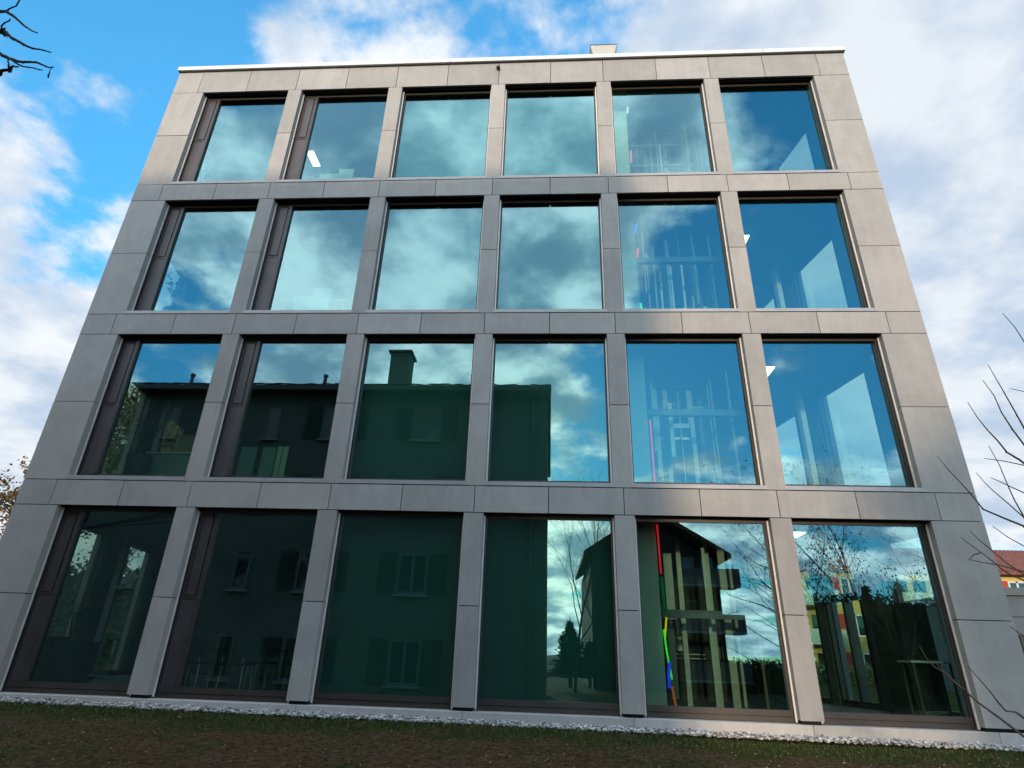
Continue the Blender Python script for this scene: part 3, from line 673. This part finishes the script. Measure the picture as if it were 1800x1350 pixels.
# the yellow apartment house with red shutters behind the office
yw = mat('yellow_render', (.62, .46, .15), .9, var=.05); red = mat('red_shutter', (.42, .025, .02), .6); bal = mat('pale_balcony', (.45, .55, .45), .7)
t = thing('yellow_house', 'yellow apartment house with red shutters and red tiled roof behind the office building', 'house', (14, 20, -.4))
y3 = 17.; D3 = 20.93; X = lambda ta: 3.505+ta*D3
Z = lambda te: .285+te*D3
MB().box(X(.30), X(.95), y3, y3+5, -.6, Z(.139)).build('wall', yw, t)
rw = MB(); rw.extr([(0, y3-.35, Z(.136)), (0, y3-.35, Z(.141)), (0, y3+2.6, Z(.141)+1.15), (0, y3+5.4, Z(.141)), (0, y3+5.4, Z(.136))], (X(.29), 0, 0), (X(.96), 0, 0)); rfo = rw.build('roof', tile2, t)
nrow = 16
for r in range(nrow):      # tile courses on the slope that faces us
    a = r/nrow; b_ = (r+1)/nrow; ya, yb = y3-.36+2.95*a, y3-.36+2.95*b_; za, zb = Z(.1415)+1.15*a, Z(.1415)+1.15*b_
    cr = MB()
    for i in range(40):
        x0 = X(.62)+(X(.9)-X(.62))*i/40; w1 = (X(.9)-X(.62))/40
        cr.add([(x0, ya, za+.012), (x0+w1*.5, ya, za+.035), (x0+w1*.95, ya, za+.012), (x0, yb, zb+.002), (x0+w1*.5, yb, zb+.02), (x0+w1*.95, yb, zb+.002), (x0, ya, za), (x0+w1*.95, ya, za)], [(0, 1, 4, 3), (1, 2, 5, 4), (6, 7, 2, 1, 0)])
    o = cr.build('roof_tiles', tile2, t); o['kind'] = 'stuff'
def ywin(xa, xb, za, zb, sh):
    f = .05; wo = MB().box(xa, xa+f, y3-.03, y3-.002, za, zb).box(xb-f, xb, y3-.03, y3-.002, za, zb).box((xa+xb)/2-.03, (xa+xb)/2+.03, y3-.03, y3-.002, za, zb).box(xa+f, xb-f, y3-.03, y3-.002, zb-f, zb).build('window', M['white'], t)
    MB().box(xa+f, xb-f, y3-.015, y3-.001, za, zb-f).build('pane', pane_m, wo); MB().box(xa-.03, xb+.03, y3-.06, y3-.002, za-.06, za-.01).build('sill', M['white'], wo)
    if sh:
        for a, b_ in ((xa-.45, xa-.03), (xb+.03, xb+.45)): MB().box(a, b_, y3-.04, y3-.003, za, zb).build('shutter', red, wo)
for fl_ in range(3):
    zt = Z(.128)-fl_*1.13
    for c in (.345, .468, .63, .720, .80, .88): ywin(X(c)-.28, X(c)+.28, zt-.62, zt, True)
    for c in (.398, .560):
        bo = MB().box(X(c)-.75, X(c)+.75, y3-.8, y3-.01, zt-.95, zt-.88).build('balcony', bal, t)
        MB().box(X(c)-.75, X(c)+.75, y3-.8, y3-.77, zt-.875, zt-.50).box(X(c)-.75, X(c)-.72, y3-.765, y3-.01, zt-.875, zt-.50).box(X(c)+.72, X(c)+.75, y3-.765, y3-.01, zt-.875, zt-.50).build('balustrade', bal, bo)
        for k in (-.5, .1): MB().box(X(c)+k, X(c)+k+.4, y3-.02, y3-.003, zt-.86, zt-.05).build('window', pane_m, t)
# grey garage block with dark roof edge, right of the building
t = thing('garage_block', 'blue-grey block with a dark flat roof edge right of the office building', 'garage', (11.5, 8, -.4))
X = lambda ta: 3.505+ta*11.93
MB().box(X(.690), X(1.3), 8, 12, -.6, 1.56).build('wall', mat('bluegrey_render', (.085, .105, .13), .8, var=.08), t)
MB().box(X(.686), X(1.31), 7.93, 12.1, 1.565, 1.70).build('roof', M['dsteel'], t)
MB().box(X(.70), X(1.1), 7.97, 7.995, -.3, .90).build('garage_door', M['dkin'], t)
MB().box(X(.69), X(1.3), 7.985, 7.997, 1.20, 1.215).build('joint_strip', M['dkin'], t)
# low white garden wall in front of the yellow house
t = MB().box(9.0, 22, 11.8, 11.95, -.6, -.12).build('garden_wall', mat('white_wall', (.50, .52, .50), .8, var=.08)); setp(t, 'low pale garden wall below the hedge behind the office building', 'garden wall')

# ------------------------------------------------------------ vegetation
bark = mat('bark', (.035, .028, .024), .9, var=.3, vscale=12)
bark2 = mat('grey_bark', (.055, .045, .038), .9, var=.3, vscale=12)
def leaves(pts, size, R, flat=False):
    m = MB()
    for p in pts:
        a = Vector((R.gauss(0, 1), R.gauss(0, 1), R.gauss(0, 1))).normalized(); b_ = a.orthogonal().normalized(); s_ = size*R.uniform(.6, 1.3)
        m.add([p, p+a*s_*.5+b_*s_*.3, p+a*s_, p+a*s_*.5-b_*s_*.3], [(0, 1, 2, 3)])
    return m
def tree(name, label, cat, base, h, spread, seed, levels=4, r0=.06, nb=(3, 4), lean=(0, 0), leafn=0, leafm_=None, leafs=.06, up=.55, group=None, first=.3):
    R = random.Random(seed); base = Vector(base)
    t = thing(name, label, cat, base, group)
    trunk = MB(); crown = MB(); tips = []
    def grow(p, d_, L, r, lv):
        n_ = 5 if lv < 2 else 4; pts = [p]; q = p.copy(); dd = d_.copy(); rad = [r]
        for i in range(n_):
            dd = (dd+Vector((R.gauss(0, .10), R.gauss(0, .10), R.gauss(0, .06)+.05*up))).normalized(); q = q+dd*L/n_; pts.append(q.copy()); rad.append(r*(1-.62*(i+1)/n_))
        (trunk if lv == 0 else crown).tube(pts, rad, 6 if lv < 2 else 3)
        if lv >= levels: tips.extend(pts[1:]); return
        k = R.randint(*nb)+(3 if lv == 0 else 0)
        for j in range(k):
            f = first+(1-first)*(j+.5)/k if lv == 0 else R.uniform(.25, 1.0); i0 = min(int(f*n_), n_-1); fp = pts[i0].lerp(pts[i0+1], f*n_-i0)
            a = R.uniform(0, 6.3); side_ = Vector((math.cos(a), math.sin(a), 0)); ax = (side_*spread+dd*up+Vector((0, 0, .15))).normalized()
            grow(fp, ax, L*R.uniform(.45, .68), rad[i0]*R.uniform(.45, .62), lv+1)
        grow(pts[-1], dd, L*.5, rad[-1], lv+1)
    grow(base, Vector((lean[0], lean[1], 1)).normalized(), h*.58, r0, 0)
    trunk.build('trunk', bark, t, True); crown.build('crown', bark2, t)
    js = .03 if leafn < 1000 else .08
    if leafn:
        for nm, c in zip(('foliage', 'foliage'), leafm_):
            lv = [R.choice(tips)+Vector((R.gauss(0, js), R.gauss(0, js), R.gauss(0, js))) for _ in range(leafn)]
            leaves(lv, leafs, R).build(nm, c, t)
    return t
lf_y = mat('autumn_leaf_yellow', (.20, .12, .025), .6, var=.3, vscale=5); lf_b = mat('autumn_leaf_brown', (.10, .055, .02), .7, var=.3, vscale=5)
lf_g = mat('leaf_green', (.05, .075, .02), .6, var=.3, vscale=5); lf_o = mat('leaf_olive', (.10, .11, .03), .6, var=.3, vscale=5); lf_d = mat('leaf_dark', (.018, .03, .012), .7, var=.3)
tree('autumn_tree', 'autumn tree with yellow-brown leaves beyond the left corner of the building', 'tree', (-9.7, 10.5, -.1), 4.95, .9, 21, 4, .13, (4, 5), leafn=4200, leafm_=(lf_y, lf_b), leafs=.085, group='trees left of the building')
tree('leafy_tree', 'green and brown leafy tree seen through the left corner windows', 'tree', (-5.1, 8.9, -.1), 6.3, .42, 22, 4, .13, (4, 5), leafn=11000, leafm_=(lf_o, lf_y), leafs=.09, group='trees left of the building')
# bare trees on the far side of the lawn, mirrored in the glazing
for i, (x, y, h, sp, sd_, le, lb) in enumerate([(4.05, -9.5, 4.6, .55, 31, 0, 'tall bare tree standing between the two houses opposite'), (4.6, -10.6, 4.2, .5, 32, 0, 'slender bare tree just left of the gabled house'),
        (9.0, -8.2, 4.6, .7, 33, 1, 'twiggy tree with a few brown leaves right of the gabled house'), (10.3, -9.4, 5.0, .8, 34, 1, 'dense twiggy tree left in the dark group opposite'), (9.3, -6.4, 2.9, .6, 35, 1, 'smaller bare tree nearest the office in the dark group'),
        (11.2, -8.0, 4.2, .9, 36, 0, 'wide bare tree at the right of the dark group')]):
    tree('bare_tree', lb, 'tree', (x, y, -.36), h, sp, sd_, 4, .034, (4, 5), leafn=420 if le else 0, leafm_=(lf_b, lf_d), leafs=.04, up=.8, group='trees on the far side of the lawn')
def conifer(x, y, h, r, seed, label):
    R = random.Random(seed); t = thing('conifer', label, 'tree', (x, y, -.36), 'conifers opposite'); MB().tube([(x, y, -.36), (x, y, h)], [.05, .008]).build('trunk', bark, t)
    b = MB()
    for i in range(2600):
        f = R.random()**.7; z = -.1+h*(1-f)*1.0; rr = r*f*R.uniform(.3, 1)*(1+.25*math.sin(i*.7)); a = R.uniform(0, 6.3); rr *= .75+.45*math.sin(z*9+2.5*math.sin(a*2+seed)); p = Vector((x+math.cos(a)*rr, y+math.sin(a)*rr, z-.08*rr)); dx = Vector((math.cos(a), math.sin(a), R.uniform(-.5, .5)))*.10*R.uniform(.4, 1.4); s_ = Vector((-math.sin(a), math.cos(a), 0))*.03
        b.add([p-s_, p+s_, p+dx], [(0, 1, 2)]); b.add([p-Vector((0, 0, .025)), p+Vector((0, 0, .025)), p+dx*.9], [(0, 1, 2)])
    b.build('crown', lf_d, t)
conifer(4.02, -11.5, 1.2, .55, 1, 'small dark conifer between the two houses opposite'); conifer(4.5, -11.8, .75, .5, 2, 'low dark conifer beside the gabled house')
conifer(9.9, -8.9, 1.9, .5, 3, 'dark conifer in the tree group opposite'); conifer(11.1, -9.9, 2.1, .6, 4, 'taller dark conifer at the right of the tree group opposite')
# wooded hill far off
def hill(x, y): return -.6+1.5*math.exp(-((x-30)/30)**2)*max(0, 1-abs(y+60)/16)+.6*math.sin(x*.21)*max(0, 1-abs(y+60)/16)
grid([-40+2.5*i for i in range(50)], [-78+2*i for i in range(19)], hill, 'hill', mat('wooded_hill', (.035, .045, .04), .9, var=.3, vscale=.3), kind='structure', label='low wooded hill in the distance behind the lawn')
# hedge behind the office
def hedge(x0, x1, y, z0, z1, label, seed):
    R = random.Random(seed); t = thing('hedge', label, 'hedge', ((x0+x1)/2, y, z0), None)
    MB().box(x0+.1, x1-.1, y-.10, y+.10, z0, z1-.15).build('hedge_core', lf_d, t)
    pts = [Vector((R.uniform(x0, x1), y+R.uniform(-.24, .24), z0+(z1-z0)*R.random()**.8+R.gauss(0, .03))) for _ in range(15000)]
    leaves(pts[:7500], .085, R).build('foliage', lf_g, t); leaves(pts[7500:], .085, R).build('foliage', lf_o, t)
hedge(5.0, 16, -13.2, -.45, .35, 'dark shrub hedge beyond the lawn opposite the office building', 8)
hedge(9.3, 15.5, -10.6, -.45, 1.75, 'tall dark evergreen screen at the right of the lawn opposite', 12)
hedge(-11.0, -3.2, 7.2, -.2, 1.55, 'tall mixed hedge left behind the office building', 9)
hedge(9.0, 21, 12.3, -.3, .34, 'clipped green hedge behind the low garden wall', 5)

# nearby branches: a sapling at the right, a tree limb at the upper left
RB = {"A":[[5.478,-1.6,1.708],[5.556,-1.56,1.592],[5.631,-1.52,1.447]],"B":[[5.425,-1.496,1.51],[5.484,-1.456,1.394],[5.547,-1.416,1.246],[5.608,-1.376,1.061]],"C":[[5.221,-1.705,1.334],[5.281,-1.665,1.215],[5.356,-1.625,1.095],[5.422,-1.585,0.952]],"D":[[5.215,-1.598,1.286],[5.286,-1.558,1.183],[5.365,-1.518,1.1],[5.465,-1.478,1.049]],"E":[[5.482,-1.497,1.395],[5.622,-1.457,1.389]],"F":[[5.134,-1.706,1.011],[5.297,-1.666,0.999],[5.383,-1.626,0.985]],"G":[[5.244,-1.596,1.099],[5.297,-1.556,0.958],[5.348,-1.516,0.845],[5.408,-1.476,0.734]],"H":[[5.234,-1.499,1.018],[5.306,-1.459,0.956],[5.42,-1.419,0.861],[5.498,-1.379,0.763]],"I":[[4.965,-1.707,1.015],[5.05,-1.667,0.924],[5.128,-1.627,0.838],[5.285,-1.587,0.786],[5.384,-1.547,0.753]],"J":[[5.216,-1.594,0.969],[5.305,-1.554,0.948],[5.436,-1.514,0.903]],"K":[[5.142,-1.5,0.785],[5.226,-1.46,0.722],[5.353,-1.42,0.634],[5.44,-1.38,0.555]],"L":[[4.968,-1.707,0.716],[5.056,-1.667,0.665],[5.128,-1.627,0.623],[5.223,-1.587,0.59],[5.306,-1.547,0.518]],"M":[[5.054,-1.592,0.658],[5.175,-1.552,0.648],[5.345,-1.512,0.618]],"N":[[5.233,-1.501,0.802],[5.356,-1.461,0.735],[5.458,-1.421,0.7]],"O":[[5.044,-1.708,0.425],[5.107,-1.668,0.399],[5.191,-1.628,0.345]],"P":[[4.947,-1.59,0.299],[5.022,-1.55,0.225],[5.083,-1.51,0.164],[5.164,-1.47,0.142],[5.271,-1.43,0.094]],"Q":[[4.85,-1.502,0.364],[4.903,-1.462,0.299],[4.992,-1.422,0.245],[5.078,-1.382,0.181],[5.231,-1.342,0.075],[5.337,-1.302,0.012]],"R":[[4.775,-1.709,0.307],[4.831,-1.669,0.262],[4.899,-1.629,0.224]],"S":[[5.049,-1.588,0.658],[5.101,-1.548,0.684],[5.15,-1.508,0.697]]}
LB = {"a":[[2.045,-2.9,1.854],[1.987,-2.885,1.899],[1.92,-2.87,1.96],[1.837,-2.855,2.03],[1.758,-2.84,2.074],[1.66,-2.825,2.114]],"b":[[1.841,-2.857,2.152],[1.841,-2.842,2.105],[1.818,-2.827,2.1],[1.77,-2.812,2.1]],"c":[[2.176,-2.944,1.706],[2.119,-2.929,1.741],[2.053,-2.914,1.779],[1.97,-2.899,1.84],[1.911,-2.884,1.89],[1.836,-2.869,1.931],[1.754,-2.854,1.962]],"c2":[[1.933,-2.899,1.924],[1.9,-2.884,1.93],[1.874,-2.869,1.936]],"d":[[2.091,-2.857,1.767],[2.054,-2.842,1.788],[1.994,-2.827,1.83],[1.925,-2.812,1.856],[1.85,-2.797,1.897],[1.776,-2.782,1.952],[1.641,-2.767,2.034]],"e":[[2.178,-2.944,1.637],[2.126,-2.929,1.668],[2.076,-2.914,1.695],[1.998,-2.899,1.753]],"f":[[2.042,-2.898,1.717],[2.004,-2.883,1.741],[1.977,-2.868,1.748],[1.934,-2.853,1.748],[1.868,-2.838,1.749]],"f2":[[1.938,-2.858,1.806],[1.928,-2.843,1.808],[1.918,-2.828,1.803]],"g":[[2.202,-2.944,1.645],[2.183,-2.929,1.645],[2.165,-2.914,1.652]]}
def branch(parent, name, pts, r0, r1, buds=True, seed=0):
    R = random.Random(seed); pts = [Vector(p) for p in pts]; n_ = len(pts); out = []
    for a, b_ in zip(pts[:-1], pts[1:]): out += [a, a.lerp(b_, .5)+Vector((R.gauss(0, .003), R.gauss(0, .003), R.gauss(0, .003)))]
    out.append(pts[-1]); m = len(out); q = MB(); q.tube(out, [r0+(r1-r0)*i/(m-1) for i in range(m)], 6)
    if buds:
        for i in range(m-1):
            for k in range(3):
                p = out[i].lerp(out[i+1], k/3); a = Vector((R.gauss(0, 1), R.gauss(0, 1), R.gauss(0, 1))).normalized(); rr = (r0+(r1-r0)*i/(m-1))
                q.add([p+a*rr*1.9, p+a*rr*.3+(out[i]-out[i+1]).normalized()*rr*3, p+a.orthogonal().normalized()*rr, p-a.orthogonal().normalized()*rr], [(0, 2, 3), (0, 1, 2), (0, 3, 1), (1, 3, 2)])
    return q.build(name, bark2, parent, True)
t = thing('sapling', 'bare young tree whose thin twigs reach in front of the right corner pillar', 'tree', (6.42, -1.78, -.4))
stem = [(6.42, -1.78, -.42), (6.40, -1.76, -.1), (6.36, -1.72, .25), (6.33, -1.70, .62)]
MB().tube(stem, [.026, .022, .016, .006], 8).build('trunk', bark, t, True)
for i, (k, ps) in enumerate(RB.items()):
    ps = [tuple(p) for p in ps]; end = Vector(ps[-1]); root = Vector((6.37, -1.73, max(-.2, min(.55, end.z*.55-.35))))
    if k in 'RS': pp = ps
    else: pp = ps+[tuple(end.lerp(root, .45)+Vector((.10, .02, -.05+.03*math.sin(i*1.7)))), tuple(root)]
    th = .0030 if k in 'DIQPBC' else .0022
    branch(t, 'branch', pp, .0012, th*1.5 if k in 'RS' else th*2.2, True, i)
t = thing('overhanging_tree', 'bare tree limb hanging into the upper left corner of the view', 'tree', (-2.8, -3.4, -.4))
MB().tube([(-2.8, -3.4, -.42), (-2.75, -3.4, .6), (-2.65, -3.35, 1.5), (-2.4, -3.3, 2.3)], [.07, .06, .05, .03], 8).build('trunk', bark, t, True)
for i, (k, ps) in enumerate(LB.items()):
    ps = [tuple(p) for p in ps]; end = Vector(ps[-1])
    if k in 'acdf': root = Vector((-2.68, -3.35, 1.6)); pp = ps+[tuple(end.lerp(root, .45)+Vector((0, 0, .10))), tuple(root)]
    else: pp = ps
    branch(t, 'branch', pp, .0015 if k not in 'g' else .0005, .0024 if pp is ps else .008, True, 40+i)
for k, j, r in (('c', 4, .012), ('f', 2, .009), ('g', 2, .0035)):
    p = Vector(LB[k][j]); R = random.Random(j); q = MB()
    for i in range(26):
        a = Vector((R.gauss(0, 1), R.gauss(0, 1), R.gauss(0, 1))).normalized()*r*R.uniform(.6, 1.5); b_ = a.orthogonal().normalized()*r*.35
        q.add([p-a*.3, p+a*.4+b_, p+a, p+a*.4-b_], [(0, 1, 2, 3)])
    q.build('seed_cluster' if k != 'g' else 'withered_leaf', bark, t)
